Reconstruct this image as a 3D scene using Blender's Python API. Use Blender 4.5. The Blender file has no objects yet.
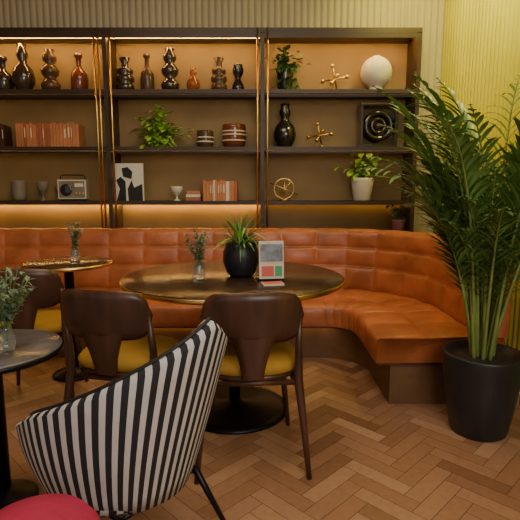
import bpy, math, random
from mathutils import Vector, Matrix
random.seed(7)
R=random.random
def U(a,b): return a+(b-a)*random.random()

# ---------------------------------------------------------------- materials
def mat(name, col, rough=.5, metal=0., noise=0., nscale=8., bump=0., bscale=60., emit=None, es=0., trans=0., stretch=None, spec=.5, coat=0.):
    m=bpy.data.materials.new(name); m.use_nodes=True
    nt=m.node_tree; b=nt.nodes['Principled BSDF']
    b.inputs['Base Color'].default_value=(*col,1)
    b.inputs['Roughness'].default_value=rough
    b.inputs['Metallic'].default_value=metal
    b.inputs['Specular IOR Level'].default_value=spec
    b.inputs['Transmission Weight'].default_value=trans
    b.inputs['Coat Weight'].default_value=coat
    if emit:
        b.inputs['Emission Color'].default_value=(*emit,1); b.inputs['Emission Strength'].default_value=es
    tc=nt.nodes.new('ShaderNodeTexCoord'); mp=nt.nodes.new('ShaderNodeMapping')
    nt.links.new(tc.outputs['Object'],mp.inputs[0])
    if stretch: mp.inputs['Scale'].default_value=stretch
    if noise>0:
        n=nt.nodes.new('ShaderNodeTexNoise'); n.inputs['Scale'].default_value=nscale; n.inputs['Detail'].default_value=4
        nt.links.new(mp.outputs[0],n.inputs['Vector'])
        r=nt.nodes.new('ShaderNodeValToRGB')
        r.color_ramp.elements[0].position=.3; r.color_ramp.elements[1].position=.7
        r.color_ramp.elements[0].color=(*[c*(1-noise) for c in col],1)
        r.color_ramp.elements[1].color=(*[min(1,c*(1+noise)) for c in col],1)
        nt.links.new(n.outputs['Fac'],r.inputs[0]); nt.links.new(r.outputs[0],b.inputs['Base Color'])
    if bump>0:
        n=nt.nodes.new('ShaderNodeTexNoise'); n.inputs['Scale'].default_value=bscale; n.inputs['Detail'].default_value=3
        nt.links.new(mp.outputs[0],n.inputs['Vector'])
        bp=nt.nodes.new('ShaderNodeBump'); bp.inputs['Strength'].default_value=bump; bp.inputs['Distance'].default_value=.01
        nt.links.new(n.outputs['Fac'],bp.inputs['Height']); nt.links.new(bp.outputs[0],b.inputs['Normal'])
    return m
WOOD=mat('dark_walnut',(.065,.028,.017),.34,noise=.45,nscale=14,stretch=(1,1,.15))
SHELFWOOD=mat('shelf_wood',(.040,.022,.013),.45,noise=.4,nscale=10,stretch=(.15,1,1))
TABLEWOOD=mat('table_top_wood',(.034,.017,.011),.22,noise=.45,nscale=9,stretch=(.3,2,1))
BRASS=mat('brass',(.75,.48,.16),.28,1.)
LEATHER=mat('tan_leather',(.41,.125,.048),.34,noise=.28,nscale=5,bump=.25,bscale=45)
MUSTARD=mat('mustard_velvet',(.36,.20,.022),.8,noise=.15,bump=.2,bscale=150)
BLACKM=mat('black_metal',(.012,.012,.013),.35,.6)
OCHRE=mat('ochre_panel',(.25,.165,.06),.6,noise=.15,nscale=3)
WALLM=mat('ribbed_wall_paint',(.44,.38,.26),.6,noise=.06,nscale=4)
WALLY=mat('yellow_wall_paint',(.60,.52,.035),.6,noise=.06,nscale=4)
WALLP=mat('plain_wall_paint',(.25,.17,.10),.7,noise=.06)
CEIL=mat('ceiling_paint',(.45,.38,.3),.8,noise=.04)
LED=mat('led_strip_bright',(1,.7,.3),.5,emit=(1,.53,.14),es=75)
LEDB=mat('led_strip_lower',(1,.7,.3),.5,emit=(1,.53,.14),es=45)
LEDD=mat('led_strip_dim',(1,.7,.3),.5,emit=(1,.55,.16),es=6)
POTBLK=mat('black_planter',(.014,.016,.02),.4,noise=.2,bump=.1)
SOIL=mat('soil',(.03,.018,.01),.95,noise=.5,nscale=60,bump=.6,bscale=90)
PALM=mat('palm_leaf',(.14,.25,.06),.42,noise=.45,nscale=6)
STEM=mat('palm_stem',(.18,.24,.06),.5,noise=.3)
GREEN=mat('leaf_dark_green',(.05,.14,.03),.45,noise=.4,nscale=20)
LIME=mat('leaf_bright_green',(.30,.50,.06),.45,noise=.4,nscale=20)
SAGE=mat('leaf_sage',(.15,.22,.14),.6,noise=.3,nscale=20)
SMOKE=mat('smoked_glass',(.035,.022,.015),.08,coat=.6)
AMBER=mat('amber_glass',(.45,.13,.03),.08,trans=.6)
REDG=mat('red_brown_glaze',(.16,.04,.018),.15,coat=.5)
BLACKG=mat('black_glaze',(.012,.01,.01),.15,coat=.5)
BROWNG=mat('brown_glaze',(.08,.04,.018),.25,noise=.2)
CREAM=mat('cream_ceramic',(.66,.62,.50),.4,noise=.06)
GREY=mat('grey_ceramic',(.20,.17,.13),.5,noise=.2)
WHITE=mat('white_ceramic',(.66,.63,.55),.4,noise=.05)
ORANGE=mat('book_orange',(.52,.20,.08),.6,noise=.15)
REDB=mat('book_red',(.38,.11,.05),.6,noise=.15)
PAPER=mat('paper',(.7,.63,.5),.8,noise=.05)
INK=mat('black_ink',(.01,.01,.01),.6)
PINK=mat('pink_print',(.60,.10,.08),.5)
SLATE=mat('slate_photo_print',(.16,.18,.22),.4,noise=.6,nscale=30)
TEAL=mat('green_print',(.05,.35,.12),.5)
GLASS=mat('clear_glass',(.8,.85,.85),.05,trans=.9)
MAGENTA=mat('magenta_velvet',(.42,.015,.07),.75,noise=.2,bump=.2,bscale=120)
MARBLE=mat('dark_marble',(.13,.125,.125),.18,noise=.6,nscale=7)
PINKPOT=mat('mauve_pot',(.25,.10,.12),.5,noise=.1)

def stripe_mat():
    m=bpy.data.materials.new('striped_fabric'); m.use_nodes=True; nt=m.node_tree; b=nt.nodes['Principled BSDF']
    b.inputs['Roughness'].default_value=.8
    a=nt.nodes.new('ShaderNodeAttribute'); a.attribute_name='su'
    f=nt.nodes.new('ShaderNodeMath'); f.operation='FRACT'; nt.links.new(a.outputs['Fac'],f.inputs[0])
    g=nt.nodes.new('ShaderNodeMath'); g.operation='GREATER_THAN'; g.inputs[1].default_value=.52; nt.links.new(f.outputs[0],g.inputs[0])
    mx=nt.nodes.new('ShaderNodeMix'); mx.data_type='RGBA'
    mx.inputs[6].default_value=(.014,.014,.020,1); mx.inputs[7].default_value=(.52,.51,.53,1)
    nt.links.new(g.outputs[0],mx.inputs[0]); nt.links.new(mx.outputs[2],b.inputs['Base Color'])
    tc=nt.nodes.new('ShaderNodeTexCoord')
    n=nt.nodes.new('ShaderNodeTexNoise'); n.inputs['Scale'].default_value=9; nt.links.new(tc.outputs['Object'],n.inputs['Vector'])
    bp=nt.nodes.new('ShaderNodeBump'); bp.inputs['Strength'].default_value=.5; bp.inputs['Distance'].default_value=.02
    nt.links.new(n.outputs['Fac'],bp.inputs['Height']); nt.links.new(bp.outputs[0],b.inputs['Normal'])
    return m
STRIPE=stripe_mat()
def floor_mat():
    m=bpy.data.materials.new('parquet_oak'); m.use_nodes=True; nt=m.node_tree; b=nt.nodes['Principled BSDF']
    b.inputs['Roughness'].default_value=.32
    a=nt.nodes.new('ShaderNodeAttribute'); a.attribute_name='su'
    r=nt.nodes.new('ShaderNodeValToRGB'); e=r.color_ramp.elements
    e[0].position=0; e[0].color=(.19,.09,.045,1); e[1].position=1; e[1].color=(.54,.33,.20,1)
    x=e.new(.5); x.color=(.36,.19,.105,1)
    tc=nt.nodes.new('ShaderNodeTexCoord'); n=nt.nodes.new('ShaderNodeTexNoise'); n.inputs['Scale'].default_value=35; n.inputs['Detail'].default_value=5
    nt.links.new(tc.outputs['Object'],n.inputs['Vector'])
    ad=nt.nodes.new('ShaderNodeMath'); ad.operation='MULTIPLY_ADD'; ad.inputs[1].default_value=.35; 
    nt.links.new(n.outputs['Fac'],ad.inputs[0]); 
    sb=nt.nodes.new('ShaderNodeMath'); sb.operation='SUBTRACT'; sb.inputs[1].default_value=.17
    nt.links.new(a.outputs['Fac'],sb.inputs[0]); nt.links.new(sb.outputs[0],ad.inputs[2])
    nt.links.new(ad.outputs[0],r.inputs[0]); nt.links.new(r.outputs[0],b.inputs['Base Color'])
    return m
PARQ=floor_mat()
GROUT=mat('parquet_joint',(.08,.042,.024),.8)

# ---------------------------------------------------------------- mesh builder
class MB:
    def __init__(s): s.v=[];s.f=[];s.m=[];s.mats=[];s.a=[];s.sm=[]
    def mi(s,m):
        if m not in s.mats: s.mats.append(m)
        return s.mats.index(m)
    def add(s,vs,fs,m,smooth=True,attr=None):
        o=len(s.v); s.v+= [tuple(v) for v in vs]; s.a+= (attr if attr else [0.]*len(vs)); k=s.mi(m)
        for f in fs: s.f.append(tuple(i+o for i in f)); s.m.append(k); s.sm.append(smooth)
    def box(s,c,d,m,rz=0,rx=0,ry=0,bev=0):
        M=Matrix.Translation(c)@Matrix.Rotation(rz,4,'Z')@Matrix.Rotation(rx,4,'X')@Matrix.Rotation(ry,4,'Y')
        x,y,z=[q/2 for q in d]
        vs=[M@Vector((a*x,b*y,e*z)) for e in(-1,1) for b in(-1,1) for a in(-1,1)]
        fs=[(0,2,3,1),(4,5,7,6),(0,1,5,4),(1,3,7,5),(3,2,6,7),(2,0,4,6)]
        s.add(vs,fs,m,False)
    def lathe(s,p,m,c=(0,0,0),n=32,M=None,smooth=True,sx=1,sy=1,e=2.,attr=None):
        vs=[];at=[]
        for (r,z) in p:
            for i in range(n):
                t=2*math.pi*i/n; ct,st=math.cos(t),math.sin(t)
                x=abs(ct)**(2/e)*(1 if ct>=0 else -1)*r*sx; y=abs(st)**(2/e)*(1 if st>=0 else -1)*r*sy
                v=Vector((x,y,z)); 
                if attr: at.append(attr(v))
                if M: v=M@v
                vs.append(v+Vector(c))
        fs=[]
        for j in range(len(p)-1):
            for i in range(n):
                k=(i+1)%n; fs.append((j*n+i,j*n+k,(j+1)*n+k,(j+1)*n+i))
        fs.append(tuple(range(n-1,-1,-1))); fs.append(tuple((len(p)-1)*n+i for i in range(n)))
        s.add(vs,fs,m,smooth,at if attr else None)
    def tube(s,pts,rad,m,n=10,closed=False):
        pts=[Vector(p) for p in pts]; L=len(pts)
        if not isinstance(rad,(list,tuple)): rad=[rad]*L
        vs=[];up=None
        for i,p in enumerate(pts):
            if closed: t=pts[(i+1)%L]-pts[i-1]
            else: t=pts[min(i+1,L-1)]-pts[max(i-1,0)]
            t.normalize()
            if up is None: up=Vector((0,0,1)) if abs(t.z)<.9 else Vector((1,0,0))
            a=t.cross(up); a.normalize(); b=a.cross(t); up=b
            for k in range(n):
                th=2*math.pi*k/n; vs.append(p+a*math.cos(th)*rad[i]+b*math.sin(th)*rad[i])
        fs=[]
        for j in range(L if closed else L-1):
            j2=(j+1)%L
            for k in range(n):
                q=(k+1)%n; fs.append((j*n+k,j*n+q,j2*n+q,j2*n+k))
        if not closed: fs.append(tuple(range(n-1,-1,-1))); fs.append(tuple((L-1)*n+i for i in range(n)))
        s.add(vs,fs,m,True)
    def sphere(s,c,r,m,n=16,sz=1.):
        p=[(r*math.sin(math.pi*i/n)+1e-5,-r*sz*math.cos(math.pi*i/n)) for i in range(n+1)]
        s.lathe(p,m,c,n*2)
    def torus(s,c,R_,r,m,axis='Y',n=40):
        pts=[]
        for i in range(n):
            t=2*math.pi*i/n; a,b=R_*math.cos(t),R_*math.sin(t)
            pts.append(Vector(c)+Vector({'Y':(a,0,b),'X':(0,a,b),'Z':(a,b,0)}[axis]))
        s.tube(pts,r,m,8,True)
    def leaf(s,base,d,L,w,m,droop=.3,seg=5,fold=.25,shape=1.):
        d=Vector(d).normalized(); p=Vector(base); side=d.cross(Vector((0,0,1)))
        if side.length<.05: side=Vector((1,0,0))
        side.normalize(); vs=[]
        for i in range(seg+1):
            t=i/seg; ww=w*.5*(math.sin(math.pi*min(1,(t*.93+.05))**shape))
            if i==seg: ww=w*.02
            nrm=side.cross(d)
            vs+=[p-side*ww+nrm*ww*fold,p.copy(),p+side*ww+nrm*ww*fold]
            p=p+d*(L/seg); d=(d+Vector((0,0,-droop/seg))).normalized()
        fs=[]
        for i in range(seg):
            a=i*3; fs+=[(a,a+1,a+4,a+3),(a+1,a+2,a+5,a+4)]
        s.add(vs,fs,m,True)
    def obj(s,name,loc=(0,0,0),rz=0,bevel=0):
        me=bpy.data.meshes.new(name)
        me.from_pydata(s.v,[],s.f)
        for m in s.mats: me.materials.append(m)
        me.polygons.foreach_set('material_index',s.m); me.polygons.foreach_set('use_smooth',s.sm)
        at=me.attributes.new('su','FLOAT','POINT'); at.data.foreach_set('value',s.a)
        me.update()
        o=bpy.data.objects.new(name,me); bpy.context.scene.collection.objects.link(o)
        o.location=loc; o.rotation_euler=(0,0,rz)
        if bevel:
            b=o.modifiers.new('bevel','BEVEL'); b.width=bevel; b.segments=2; b.limit_method='ANGLE'
        return o

# ---------------------------------------------------------------- room shell
XL,XR,YB,YF,H=-2.9,1.55,4.3,-1.2,3.1
def floor():
    b=MB(); b.add([(XL,YF,-.003),(XR,YF,-.003),(XR,YB,-.003),(XL,YB,-.003)],[(0,1,2,3)],GROUT,False)
    W=.072; n=4; g=.0010; c=math.cos(math.radians(45)); 
    def inside(x,y): return XL-.0<x<XR and YF<y<YB
    N=70
    for i in range(-N,N):
        for j in range(-N,N):
            for kind in (0,1):
                if kind==0 and (i-j)%(2*n)==0: x0,y0,x1,y1=i,j,i+n,j+1
                elif kind==1 and (i-j)%(2*n)==2*n-1: x0,y0,x1,y1=i,j,i+1,j+n
                else: continue
                q=[(x0*W+g,y0*W+g),(x1*W-g,y0*W+g),(x1*W-g,y1*W-g),(x0*W+g,y1*W-g)]
                q=[((x-y)*c-.6,(x+y)*c+1.6) for x,y in q]
                if not all(inside(x,y) for x,y in q):
                    if not any(inside(x,y) for x,y in q): continue
                    q=[(min(max(x,XL),XR),min(max(y,YF),YB)) for x,y in q]
                a=min(1,max(0,random.gauss(.5,.17)))
                b.add([(x,y,0) for x,y in q],[(0,1,2,3)],PARQ,False,[a]*4)
    b.obj('floor')
floor()
def ribbed(name,p0,p1,nrm,m,pitch=.056):
    p0=Vector(p0);p1=Vector(p1);nrm=Vector(nrm);L=(p1-p0).length;n=int(L/pitch)+1;S=8
    vs=[];fs=[]
    for i in range(n*S+1):
        t=i/(n*S); k=(i%S)/S
        off=.016*math.sin(math.pi*k)**.6 if k else 0
        p=p0+(p1-p0)*t+nrm*off
        vs+=[(p.x,p.y,0),(p.x,p.y,H)]
    for i in range(n*S): fs.append((2*i,2*i+2,2*i+3,2*i+1))
    b=MB(); b.add(vs,fs,m,True)
    q=-nrm*.06; a0,a1=p0+q,p1+q
    b.add([(p0.x,p0.y,0),(p1.x,p1.y,0),(p1.x,p1.y,H),(p0.x,p0.y,H),(a0.x,a0.y,0),(a1.x,a1.y,0),(a1.x,a1.y,H),(a0.x,a0.y,H)],
          [(4,5,6,7),(0,4,7,3),(1,5,6,2),(3,2,6,7)],m,False)
    b.obj(name)
ribbed('wall_back',(XL,YB+.02,0),(XR+.02,YB+.02,0),(0,-1,0),WALLM)
ribbed('wall_right',(XR+.02,YB+.02,0),(XR+.02,YF,0),(-1,0,0),WALLY)
b=MB(); b.box((XL-.05,(YB+YF)/2,H/2),(.1,YB-YF,H),WALLP); b.obj('wall_left')
b=MB(); b.box(((XL+XR)/2,(YB+YF)/2,H+.05),(XR-XL+.2,YB-YF+.2,.1),CEIL); b.obj('ceiling')

# ---------------------------------------------------------------- shelving
b=MB()
SX0,SX1=-2.5,1.28; SY0,SY1=4.0,4.295
tops=[2.0,1.55,1.11]
b.box(((SX0+SX1)/2,SY1-.006,1.645),(SX1-SX0,.012,1.63),OCHRE)
b.box(((SX0+SX1)/2,(SY0+SY1)/2,2.445),(SX1-SX0,SY1-SY0,.04),SHELFWOOD)
b.box(((SX0+SX1)/2,SY0+.008,2.408),(SX1-SX0,.014,.036),SHELFWOOD)
for z in tops:
    b.box(((SX0+SX1)/2,(SY0+SY1)/2,z-.016),(SX1-SX0,SY1-SY0-.012,.032),SHELFWOOD)
b.box(((SX0+SX1)/2,(SY0+SY1)/2+.01,.415),(SX1-SX0,SY1-SY0-.02,.83),SHELFWOOD)
for x in (-2.485,-1.235,.02,1.265): b.box((x,(SY0+SY1)/2,1.63),(.032,SY1-SY0,1.6),SHELFWOOD)
for x in (-1.31,-1.28,-1.19,-.02,.06):
    b.tube([(x,SY0-.012,.83),(x,SY0-.012,2.46)],.007,BRASS,8)
for x0,x1 in((-2.46,-1.26),(-1.21,0),(.05,1.24)):
    r=x0>0; xm=(x0+x1)/2; w_=x1-x0
    b.box((xm,SY0+.10 if not r else SY0+.06,2.420),(w_,.016,.006),LED)
    b.box((xm,SY1-.05,1.074),(w_,.014,.006),LEDD if r else LEDB)
    for z in (1.968,1.518):
        b.box((xm,SY0+.045,z-.010),(w_,.006,.018),SHELFWOOD)
        b.box((xm,SY0+.062,z-.002),(w_,.010,.004),LEDD)
b.obj('shelving_unit')

# ---------------------------------------------------------------- banquette
RC=(.45,3.05); RR=.90; XS=-2.6; YE=2.52; YB0=RC[1]+RR
L1=RC[0]-XS; L2=RR*math.pi/2; L3=RC[1]-YE; LT=L1+L2+L3
def P(s,o):
    if s<=L1: return (XS+s,YB0-o)
    if s<=L1+L2:
        a=(s-L1)/RR; r=RR-o; return (RC[0]+r*math.sin(a),RC[1]+r*math.cos(a))
    return (RC[0]+RR-o,RC[1]-(s-L1-L2))
svals=[round(LT*i/460,5) for i in range(461)]
NP=18; pl=LT/NP
def pf(x): return abs(math.sin(math.pi*x))**.38
def sweep(b,rows,m):
    pts=[q for r in rows for q in r]; K=len(pts); vs=[];fs=[]
    for s in svals:
        u=pf(s/pl)
        for (o,z,no,nz,v,h) in pts:
            d=h*u*pf(v) if 0<v<1 else 0
            x,y=P(s,o+no*d); vs.append((x,y,z+nz*d))
    for i in range(len(svals)-1):
        for k in range(K-1): fs.append((i*K+k,i*K+k+1,(i+1)*K+k+1,(i+1)*K+k))
    fs.append(tuple(range(K))); fs.append(tuple((len(svals)-1)*K+k for k in reversed(range(K))))
    b.add(vs,fs,m,True)
def row(p0,p1,h,n=9):
    o0,z0=p0;o1,z1=p1; dx,dz=o1-o0,z1-z0; l=math.hypot(dx,dz); no,nz=-dz/l,dx/l
    return [(o0+dx*i/n,z0+dz*i/n,no,nz,i/n,h) for i in range(n+1)]
b=MB()
sweep(b,[[(0,.40,0,0,0,0),(0,.87,0,0,0,0)],row((.01,.885),(.09,.885),.010,6),row((.10,.875),(.12,.745),.020,9),row((.12,.745),(.14,.60),.020,9),row((.14,.60),(.165,.42),.020,9)],LEATHER)
sweep(b,[[(0,.27,0,0,0,0),(.02,.40,0,0,0,0)],row((.10,.415),(.42,.40),.020,12),row((.42,.40),(.70,.40),.020,12),row((.71,.39),(.715,.26),.010,7)],LEATHER)
def plain(b,prof,m,s0=0,s1=LT):
    K=len(prof);vs=[];fs=[];sv=[s for s in svals if s0<=s<=s1]
    for s in sv:
        for o,z in prof:
            x,y=P(s,o); vs.append((x,y,z))
    for i in range(len(sv)-1):
        for k in range(K): q=(k+1)%K; fs.append((i*K+k,i*K+q,(i+1)*K+q,(i+1)*K+k))
    fs.append(tuple(range(K))); fs.append(tuple((len(sv)-1)*K+k for k in reversed(range(K))))
    b.add(vs,fs,m,False)
BASEM=mat('bench_plinth',(.15,.075,.03),.45,noise=.25)
plain(b,[(0,0),(.62,0),(.62,.245),(0,.245)],BASEM,0,LT-.05)
plain(b,[(0,.245),(.70,.245),(.70,.27),(0,.27)],WOOD)
plain(b,[(.645,.236),(.655,.236),(.655,.244),(.645,.244)],LEDD,0,L1+.3)
b.obj('leather_banquette')

# ---------------------------------------------------------------- tables
def round_table(name,x,y,z,r,top,base=True,rim=BRASS):
    b=MB()
    b.lathe([(.001,z-.03),(r-.03,z-.03),(r-.008,z-.024),(r-.004,z-.004),(r-.010,z),(.001,z)],top,n=72)
    b.lathe([(r-.006,z-.026),(r,z-.024),(r,z-.006),(r-.006,z-.004)],rim,n=72)
    b.lathe([(.03,.03),(.03,z-.06),(.10,z-.03)],BLACKM,n=24)
    b.lathe([(r*.5,0),(r*.5,.012),(r*.42,.022),(.05,.045),(.03,.06)],BLACKM,n=48)
    return b.obj(name,(x,y,0))
round_table('round_dining_table',-.14,2.52,.75,.585,TABLEWOOD)
round_table('small_bistro_table',-1.22,3.02,.75,.27,TABLEWOOD)
round_table('marble_side_table',-1.0,1.72,.62,.25,MARBLE,rim=BLACKM)

# ---------------------------------------------------------------- dining chairs
def dining_chair(x,y,rz,name='dining_chair'):
    b=MB()
    b.lathe([(.001,.405),(.195,.405),(.205,.415),(.205,.43)],WOOD,n=40,sx=1.05,sy=1.,e=2.6,c=(0,.01,0))
    b.lathe([(.19,.425),(.212,.438),(.215,.455),(.20,.474),(.15,.486),(.001,.49)],MUSTARD,n=40,sx=1.05,sy=1.,e=2.6,c=(0,.01,0))
    def arc(u,z):
        a=u*1.05; lean=(z-.45)*.16
        return Vector((.232*math.sin(a)*1.0,-.10-.125*math.cos(a)-lean+.0,z))
    n=28
    def panel(umin,umax,zt,zb,th):
        vs=[];fs=[]
        for i in range(n+1):
            u=umin+(umax-umin)*i/n; t=zt(u);bo=zb(u)
            loop=[(bo+(t-bo)*k/6,0) for k in range(7)]+[(bo+(t-bo)*k/6,1) for k in range(6,-1,-1)]
            for z,sd in loop:
                p=arc(u,z); rad=Vector((p.x,p.y+.10,0)).normalized()
                e=abs((z-bo)/(t-bo)*2-1); tk=th*(1-.6*e**4)*.5
                vs.append(p+rad*(tk if sd==0 else -tk))
        C=14
        for i in range(n):
            for k in range(C): q=(k+1)%C; fs.append((i*C+k,i*C+q,(i+1)*C+q,(i+1)*C+k))
        fs.append(tuple(range(C))); fs.append(tuple(n*C+k for k in reversed(range(C))))
        b.add(vs,fs,WOOD,True)
    ed=lambda u:max(0,1-abs(u)**6)**.5
    panel(-1.,1.,lambda u:.70+.105*ed(u)-.01*u*u,lambda u:.70-.11*ed(u),.024)
    vs=[];fs=[]
    N=10
    for i in range(N+1):
        t=i/N; z=.43+.21*t; w=.045+.06*t**1.6
        for sx in(-1,-.5,.5,1):
            for sd in(0,1):
                p=arc(sx*w/.232/1.05,z); vs.append(p+Vector((0,.010 if sd else -.010,0)))
    for i in range(N):
        a=i*8;c=a+8; ring=[0,2,4,6,7,5,3,1]
        for k in range(8): q=(k+1)%8; fs.append((a+ring[k],a+ring[q],c+ring[q],c+ring[k]))
    b.add(vs,fs,WOOD,True)
    for sx in(-1,1):
        b.tube([(sx*.235,-.255,0),(sx*.215,-.215,.22),(sx*.195,-.178,.41),(sx*.195,-.18,.53),arc(sx*.93,.69)],[.011,.015,.020,.016,.012],WOOD,12)
        b.tube([(sx*.205,.215,0),(sx*.18,.18,.22),(sx*.16,.15,.415)],[.010,.015,.019],WOOD,12)
        b.tube([(sx*.185,-.175,.395),(sx*.165,.15,.395)],.013,WOOD,8)
    b.tube([(-.185,-.175,.395),(.185,-.175,.395)],.013,WOOD,8)
    b.tube([(-.16,.15,.395),(.16,.15,.395)],.013,WOOD,8)
    return b.obj(name,(x,y,0),rz)
dining_chair(-.045,2.10,math.radians(4))
dining_chair(-.60,2.15,math.radians(-12))
dining_chair(-1.27,2.66,math.radians(8))

# ---------------------------------------------------------------- striped armchair
def armchair(x,y,rz):
    b=MB(); A=math.radians(118); n=120
    per=.030
    def sm(t): t=max(0,min(1,t)); return t*t*(3-2*t)
    def pos(ph,t,off):
        ap=abs(ph)/A
        zt=.515+.31*max(0,1-(ap*1.0))**1.4*(1+.25*ap)- .03*sm((ap-.8)*5); z=.25+(zt-.25)*t
        r=.215+.075*t**.7+off
        bulge=1+.03*math.sin(math.pi*t)
        lean=.10*max(0,math.cos(ph))*((z-.25)/.55)**1.5
        fw=.05*ap**2
        return Vector((math.sin(ph)*r*bulge*1.03,-math.cos(ph)*r*bulge-lean+fw,z))
    loop=[(t/8,0.) for t in range(0,9)]
    loop+=[(1.03,-.014),(1.035,-.03),(1.03,-.046)]
    loop+=[(1-t/8*.65,-.06) for t in range(0,9)]+[(.3,-.05),(.0,-.04)]
    C=len(loop);vs=[];fs=[];at=[]
    for i in range(n+1):
        ph=-A+2*A*i/n
        for t,o in loop:
            vs.append(pos(ph,t,o)); at.append(ph*.27/per+100)
    for i in range(n):
        for k in range(C): q=(k+1)%C; fs.append((i*C+k,i*C+q,(i+1)*C+q,(i+1)*C+k))
    fs.append(tuple(range(C))); fs.append(tuple(n*C+k for k in reversed(range(C))))
    b.add(vs,fs,STRIPE,True,at)
    b.lathe([(.001,.245),(.20,.245),(.225,.26),(.23,.31),(.001,.32)],STRIPE,n=56,e=2.3,c=(0,.02,0),attr=lambda v:v.x/per+100)
    b.lathe([(.001,.31),(.215,.315),(.235,.335),(.238,.38),(.22,.41),(.16,.425),(.001,.43)],STRIPE,n=56,e=2.6,c=(0,.04,0),attr=lambda v:v.x/per+100)
    b.tube([pos(-A+2*A*i/n,1.035,-.03)+Vector((0,0,.002)) for i in range(n+1)],.006,INK,8)
    for sx in(-1,1):
        for sy in(-1,1):
            b.tube([(sx*.16,sy*.16,.25),(sx*.24,sy*.24,.0)],[.013,.009],BLACKM,10)
    b.tube([(-.16,-.16,.243),(.16,-.16,.243),(.16,.16,.243),(-.16,.16,.243)],.009,BLACKM,8,True)
    return b.obj('striped_armchair',(x,y,0),rz)
armchair(-.45,1.50,math.radians(56))

b=MB()
b.lathe([(.12,.06),(.14,.08),(.148,.14),(.148,.385),(.142,.435),(.12,.465),(.07,.475),(.001,.477)],MAGENTA,n=56)
b.lathe([(.12,0),(.13,.005),(.13,.07)],BLACKM,n=40)
b.obj('velvet_stool',(-.50,.96,0))

# ---------------------------------------------------------------- palm
random.seed(23)
b=MB()
b.lathe([(.001,0),(.125,0),(.135,.01),(.165,.18),(.185,.36),(.188,.40),(.186,.412),(.172,.412),(.168,.385),(.001,.38)],POTBLK,n=56)
b.lathe([(.167,.375),(.10,.392),(.001,.395)],SOIL,n=32)
def frond(az,lean,Ln,curve,wid,start=.36):
    d=Vector((math.sin(lean)*math.cos(az),math.sin(lean)*math.sin(az),math.cos(lean)))
    out=Vector((math.cos(az),math.sin(az),0))
    p=Vector((math.cos(az)*.07*R(),math.sin(az)*.07*R(),.37)); N=30; pts=[];ds=[]
    for i in range(N+1):
        pts.append(p.copy());ds.append(d.copy())
        t=i/N; p=p+d*(Ln/N); d=(d+(out*.7+Vector((0,0,-.65)))*curve*t*t/N*3).normalized()
    if max(q.x for q in pts)>.41: return
    b.tube(pts,[.009*(1-.85*i/N)+.0012 for i in range(N+1)],STEM,6)
    for i in range(int(N*start),N+1):
        t=i/N
        q=pts[i]
        d=ds[i]; side=d.cross(Vector((0,0,1)))
        if side.length<.1: side=Vector((-out.y,out.x,0))
        side.normalize(); 
        w=math.sin(math.pi*min(1,(t-start)/(1-start)*.8+.18))
        for sg in(-1,1):
            dd=d*(.65+.4*t)+side*sg*(.9-.4*t)+Vector((U(-.08,.08),U(-.08,.08),U(-.15,.15)))
            ll=wid*w*U(.85,1.1)
            e=q+dd.normalized()*ll
            if e.x>.43: continue
            b.leaf(q,dd,ll,.024,PALM,droop=U(.4,1.2),seg=5,fold=.2)
for i in range(26):
    az=i*2.399+U(-.2,.2); k=i/26
    frond(az,U(.03,.12)+.24*k,U(1.35,1.6)-.28*k,U(.8,1.3)+.6*k,U(.20,.28))
for i in range(9):
    frond(math.pi+U(-1.1,1.1),U(.04,.24),U(.9,1.5),U(.8,1.6),.25)
for i in range(8):
    frond(U(-1.3,1.3),U(.02,.14),U(1.1,1.5),U(.7,1.3),.26)
for i in range(10):
    frond(U(0,6.28),U(.12,.40),U(.6,1.0),U(.8,1.4),.20,.42)
b.obj('potted_palm',(1.10,2.28,0))

# ---------------------------------------------------------------- plants
def spiky_plant():
    b=MB()
    b.lathe([(.001,0),(.055,0),(.075,.02),(.095,.08),(.094,.13),(.078,.175),(.07,.18),(.066,.165),(.001,.16)],POTBLK,n=40)
    for i in range(110):
        a=U(0,6.28);el=U(.1,1.15)
        b.leaf((math.cos(a)*.04*R(),math.sin(a)*.04,.16),(math.cos(a)*math.sin(el),math.sin(a)*math.sin(el),math.cos(el)),U(.14,.22),.010,GREEN if i%3 else LIME,droop=U(.8,3.),seg=6)
    b.obj('potted_spider_plant',(-.10,2.50,.75))
spiky_plant()
def sprig_vase(loc,h,w,n,name='bud_vase_with_sprigs',m=SAGE,lf=.03):
    b=MB()
    b.lathe([(.001,0),(.026,0),(.03,.01),(.03,.05),(.018,.075),(.02,.085),(.016,.085),(.014,.07),(.001,.065)],GLASS,n=24)
    for i in range(n):
        a=U(0,6.28);sp=U(.1,1)*w
        p0=Vector((0,0,.03));p2=Vector((math.cos(a)*sp,math.sin(a)*sp,h*U(.7,1)));p1=Vector((p2.x*.25,p2.y*.25,h*.5))
        pts=[p0*(1-t)**2+p1*2*t*(1-t)+p2*t*t for t in [k/8 for k in range(9)]]
        b.tube(pts,.0016,STEM,5)
        for k in range(3,9):
            for s in range(3):
                d=Vector((U(-1,1),U(-1,1),U(-.2,1)))
                b.leaf(pts[k],d,lf*U(.7,1.2),lf*.42,m,droop=.5,seg=3)
    b.obj(name,loc)
sprig_vase((-.31,2.42,.75),.25,.07,14)
sprig_vase((-1.19,3.06,.75),.24,.07,12)
sprig_vase((-.93,1.70,.62),.29,.14,22,lf=.036)

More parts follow.
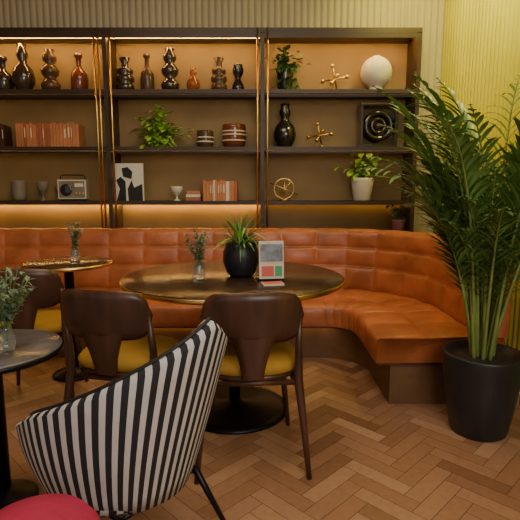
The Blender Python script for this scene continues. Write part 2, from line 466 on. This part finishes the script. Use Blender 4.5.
b=MB()
b.box((0,0,.006),(.13,.06,.012),BLACKM)
b.box((0,-.012,.105),(.125,.003,.19),PAPER,rx=-.10)
b.box((0,-.0150,.142),(.112,.003,.085),SLATE,rx=-.10)
b.box((-.02,-.0210,.05),(.06,.003,.05),PINK,rx=-.10)
b.box((.035,-.0210,.05),(.035,.003,.05),TEAL,rx=-.10)
b.box((.01,.02,.10),(.125,.003,.18),REDB,rx=.08)
b.obj('menu_stand',(.055,2.38,.75),.15)
b=MB()
b.box((0,0,.004),(.10,.07,.008),PAPER); b.box((0,0,.0085),(.09,.06,.001),PINK)
b.obj('menu_leaflet',(.06,2.27,.75),.2)

# ---------------------------------------------------------------- shelf objects
SD=4.15
kT,kM,kB=.00826,.00838,.00852
def lath(name,prof,m,x,z,h,w,y=SD,bands=None):
    b=MB(); pr=[(max(.001,r*w/2),t*h) for r,t in prof]
    b.lathe(pr,m,n=36)
    if bands:
        for (r,t,mm) in bands: b.torus((0,0,t*h),r*w/2,.006,mm,'Z',28)
    return b.obj(name,(x,y,z))
P_bul=[(0,0),(.55,0),(.6,.03),(.95,.2),(1,.32),(.85,.48),(.42,.6),(.36,.68),(.5,.76),(.5,.84),(.36,.9),(.42,1),(.34,1),(.3,.92),(0,.9)]
P_rib=[(0,0),(.6,0),(.95,.1),(.95,.2),(.7,.26),(.95,.34),(.95,.44),(.66,.5),(.85,.58),(.85,.66),(.4,.72),(.35,.85),(.6,1),(.5,1),(.28,.86),(0,.85)]
P_hour=[(0,0),(.9,0),(1,.05),(.9,.25),(.45,.45),(.42,.52),(.8,.68),(.9,.8),(.7,.95),(.72,1),(.62,1),(.6,.95),(0,.9)]
P_bot=[(0,0),(.8,0),(.95,.05),(1,.35),(.9,.5),(.4,.62),(.3,.7),(.3,.88),(.5,.92),(.5,1),(.3,1),(0,.95)]
P_stack=[(0,0),(.5,0),(.9,.08),(1,.18),(.6,.3),(.5,.33),(.85,.42),(.95,.52),(.55,.64),(.45,.67),(.7,.75),(.72,.84),(.4,.93),(.5,1),(.4,1),(0,.95)]
P_gob=[(0,0),(.6,0),(.62,.04),(.18,.12),(.16,.34),(.6,.48),(.95,.7),(1,.95),(.97,1),(.9,1),(.85,.75),(.4,.55),(0,.52)]
P_cup=[(0,0),(.7,0),(.9,.08),(1,.3),(1,.9),(.97,1),(.9,1),(.9,.3),(0,.15)]
tr=[(3,P_bot,SMOKE,18,34),(23,P_bul,SMOKE,22,46),(50,P_stack,BROWNG,19,41),(79,P_bot,REDG,17,37),(125,P_rib,SMOKE,19,33),(147,P_bot,BROWNG,14,37),(170,P_stack,SMOKE,19,42),(193,P_bul,AMBER,14,24),(219,P_rib,BROWNG,17,33),(238,P_hour,BLACKG,13,27),(-30,P_stack,SMOKE,20,40),(-60,P_bul,REDG,20,34)]
for px,pr,m,w,h in tr: lath('decorative_vase',pr,m,(px-260)*kT,2.0,h*kT,w*kT)
def potted(name,x,z,pot_h,pot_w,potm,leafm,n,L,w,spread,droop=1.,trail=0):
    b=MB()
    b.lathe([(max(.001,r*pot_w/2),t*pot_h) for r,t in [(0,0),(.7,0),(.75,.04),(1,.9),(1,1),(.9,1),(.88,.9),(0,.85)]],potm,n=32)
    for i in range(n):
        a=U(0,6.28);el=U(0,1.15)*spread; l=U(.35,1)*L
        d=Vector((math.cos(a)*math.sin(el),math.sin(a)*math.sin(el)*.4,math.cos(el)))
        p0=Vector((0,0,pot_h*.85));pe=p0+d*l; mid=(p0+pe)/2+Vector((0,0,l*.15))
        b.tube([p0,mid,pe],.002,STEM,5)
        for k in range(2): b.leaf(pe if k==0 else mid,(d.x+U(-.6,.6),d.y*.3-.35,U(-.3,.4)),w*U(1.,1.7),w*U(.75,1),leafm,droop=droop,seg=5,fold=.15)
    for i in range(trail):
        x0=U(-1,1)*pot_w*.5; pts=[Vector((x0*.5,0,pot_h*.9)),Vector((x0*1.2,-pot_w*.5,pot_h)),Vector((x0*1.5,-pot_w*.62,pot_h*.5)),Vector((x0*1.6,-pot_w*.6,pot_h*.2))]
        b.tube(pts,.002,STEM,5)
        for p in pts[1:]: 
            for k in range(2): b.leaf(p,(U(-1,1),-.4,U(-.7,.1)),w*1.3,w*.8,leafm,droop=.6,seg=5)
    return b.obj(name,(x,SD-.02,z))
potted('potted_trailing_plant',(285-260)*kT,2.0,.18,.15,BLACKG,GREEN,60,.20,.042,1.2,trail=7)
potted('potted_pothos',(160-260)*kM,1.55,.09,.13,BROWNG,LIME,60,.27,.06,1.35,trail=8)
potted('potted_philodendron',(362-260)*kB,1.11,.19,.19,WHITE,LIME,34,.26,.06,1.2)
potted('potted_seedling',(402-260)*.0084,.83,.12,.12,PINKPOT,GREEN,22,.17,.03,.8)
def jack(x,z,r,name='brass_jack_sculpture'):
    b=MB(); M=Matrix.Rotation(.6,3,'Y')@Matrix.Rotation(.615,3,'X')@Matrix.Rotation(math.pi/4,3,'Y')
    ax=[M@Vector(v) for v in((1,0,0),(0,1,0),(0,0,1))]
    lo=0
    for a in ax:
        b.tube([a*-r,a*r],.007,BRASS,10)
        for s in(-1,1): b.sphere(a*r*s,.017,BRASS,10); lo=min(lo,(a*r*s).z-.017)
    b.obj(name,(x,SD,z-lo))
jack((335-260)*kT,2.0,.105); jack((320-260)*kM,1.55,.10)
b=MB(); b.lathe([(.001,0),(.06,0),(.065,.01),(.055,.03)]+[(.128*math.cos(a),.155+.128*math.sin(a)) for a in [(-1.15+i*.2) for i in range(13)]]+[(.03,.285),(.001,.285)],CREAM,n=40)
b.obj('white_globe_vase',((376-260)*kT,SD-.01,2.0))
def books(name,x0,x1,z,h,mats,seed=1):
    random.seed(seed); b=MB(); x=x0
    while x<x1-.012:
        t=min(U(.014,.032),x1-x); hh=h*U(.9,1); m=random.choice(mats)
        b.box((x+t/2,0,hh/2),(t-.0025,.14,hh),m)
        b.box((x+t/2,.004,hh/2+.0008),(t-.006,.132,hh-.002),PAPER)
        if m is not PAPER and random.random()<.5: b.box((x+t/2,-.0706,hh*.6),(t*.35,.0008,hh*.4),PAPER)
        x+=t
    b.obj(name,(0,SD-.02,z))
books('row_of_books',(20-260)*kM,(82-260)*kM,1.55,.20,[ORANGE,ORANGE,ORANGE,REDB],3)
books('row_of_books',(204-260)*kB,(238-260)*kB,1.11,.175,[ORANGE,ORANGE,REDB,PAPER],5)
books('row_of_books',(-40-260)*kM,(8-260)*kM,1.55,.19,[WOOD,REDB,WOOD],8)
b=MB()
for i in range(3): b.box((0,0,.014+.028*i),(.13-.01*i,.13,.025),[REDB,PAPER,ORANGE][i],rz=.04*i)
b.obj('stack_of_books',((193.5-260)*kB,SD,1.11))
random.seed(11)
lath('ceramic_bowl',P_cup,BROWNG,(205-260)*kM,1.55,.14,.14,bands=[(1.0,.6,CREAM),(1.,.35,CREAM)])
lath('ceramic_bowl',P_cup,REDG,(234-260)*kM,1.55,.19,.20,bands=[(1.0,.7,CREAM),(1.,.55,CREAM),(1.,.3,CREAM)])
lath('decorative_vase',P_bul,BLACKG,(285-260)*kM,1.55,.36,.19)
b=MB()
for a,c,d in ((0,(0,0,.012),(.31,.10,.024)),(0,(0,0,.348),(.31,.10,.024)),(0,(-.143,0,.18),(.024,.10,.312)),(0,(.143,0,.18),(.024,.10,.312))): b.box(c,d,BLACKG)
b.box((0,.04,.18),(.27,.01,.32),SMOKE)
b.torus((0,-.02,.18),.105,.024,BLACKG); b.torus((0,-.02,.18),.055,.014,SMOKE); b.sphere((0,-.01,.18),.028,BROWNG,10)
b.obj('round_desk_speaker',((378-260)*kM,SD,1.55),bevel=.004)
lath('ceramic_goblet',P_cup,GREY,(18-260)*kB,1.11,.17,.12)
lath('ceramic_goblet',P_gob,GREY,(42-260)*kB,1.11,.16,.10)
lath('ceramic_goblet',P_gob,GREY,(56-260)*kB,1.11,.13,.08,y=SD+.06)
lath('ceramic_goblet',P_gob,WHITE,(177-260)*kB,1.11,.12,.10,y=SD-.03)
b=MB()
b.box((0,0,.095),(.23,.09,.16),CREAM); b.box((.0,-.047,.095),(.21,.006,.14),GREY)
b.lathe([(.001,0),(.048,0),(.05,.004),(.04,.008),(.001,.008)],BLACKG,M=Matrix.Rotation(math.pi/2,4,'X'),c=(-.045,-.05,.09))
b.box((.06,-.051,.13),(.07,.004,.03),PAPER)
for i in range(3): b.lathe([(.001,0),(.010,0),(.009,.012),(.001,.012)],BRASS,M=Matrix.Rotation(math.pi/2,4,'X'),c=(.035+.027*i,-.05,.06),n=14)
for sx in(-1,1): b.lathe([(.001,0),(.012,0),(.012,.016),(.001,.016)],BLACKG,c=(sx*.09,0,0),n=12)
b.tube([(-.10,0,.17),(-.10,0,.205),(-.08,0,.215),(.08,0,.215),(.10,0,.205),(.10,0,.17)],.005,BLACKM,8)
b.obj('vintage_radio',((74-260)*kB,SD-.03,1.11),.1,bevel=.004)
b=MB()
b.box((0,0,.155),(.26,.018,.31),WHITE)
def poly(pts,m,y=-.0098): b.add([(x,y,z) for x,z in pts],[tuple(range(len(pts)))],m,False)
poly([(-.10,.0),(-.02,.0),(-.02,.16),(-.06,.20),(-.10,.17),(-.07,.10)],INK)
poly([(.0,.0),(.12,.0),(.12,.14),(.05,.11),(.03,.17),(-.005,.10)],INK)
poly([(-.04,.20),(.03,.18),(.04,.24),(.0,.28),(-.05,.27)],INK)
b.obj('abstract_art_print',((130-260)*kB,SD-.06,1.11))
b=MB()
b.lathe([(.001,0),(.04,0),(.04,.01),(.008,.018),(.001,.018)],BRASS,n=24)
b.torus((0,0,.10),.085,.006,BRASS); b.torus((0,0,.10),.06,.005,BRASS,'X')
b.tube([(-.12,0,.15),(.12,0,.05)],.005,BRASS,8); b.tube([(-.05,0,.04),(.06,0,.16)],.004,BRASS,8)
b.obj('brass_ring_sculpture',((284-260)*kB,SD-.02,1.11))

# ---------------------------------------------------------------- lights
def area(name,loc,rot,size,power,col,sy=None):
    l=bpy.data.lights.new(name,'AREA'); l.energy=power; l.size=size; l.color=col
    if sy: l.shape='RECTANGLE'; l.size_y=sy
    o=bpy.data.objects.new(name,l); bpy.context.scene.collection.objects.link(o); o.location=loc; o.rotation_euler=rot; return o
area('ceiling_light_main',(-.4,1.9,3.05),(0,0,0),1.6,38,(1,.80,.58))
area('window_daylight',(1.0,-.9,2.1),(math.radians(66),0,math.radians(12)),1.6,52,(1,.92,.82))
area('ceiling_light_corner',(1.25,3.2,3.02),(0,math.radians(18),0),.3,14,(1,.9,.3))
def spot(name,loc,tgt,e,col,ang):
    l=bpy.data.lights.new(name,'SPOT'); l.energy=e; l.color=col; l.spot_size=math.radians(ang); l.spot_blend=.9; l.shadow_soft_size=.1
    o=bpy.data.objects.new(name,l); bpy.context.scene.collection.objects.link(o); o.location=loc
    o.rotation_euler=(Vector(tgt)-Vector(loc)).to_track_quat('-Z','Y').to_euler()
spot('wall_wash_lamp',(.75,2.9,2.95),(1.55,3.3,2.3),60,(1,.92,.2),80)
spot('wall_wash_lamp',(1.2,3.5,3.0),(1.3,4.3,2.6),40,(1,.84,.10),110)
w=bpy.data.worlds.new('room_ambient'); bpy.context.scene.world=w; w.use_nodes=True
w.node_tree.nodes['Background'].inputs[0].default_value=(1,.86,.72,1); w.node_tree.nodes['Background'].inputs[1].default_value=.55

cam=bpy.data.cameras.new('camera'); cam.sensor_width=36; cam.lens=36*480/520
co=bpy.data.objects.new('camera',cam); bpy.context.scene.collection.objects.link(co)
co.location=(0,0,1.2); co.rotation_euler=(math.radians(90-8.3),0,0)
bpy.context.scene.camera=co
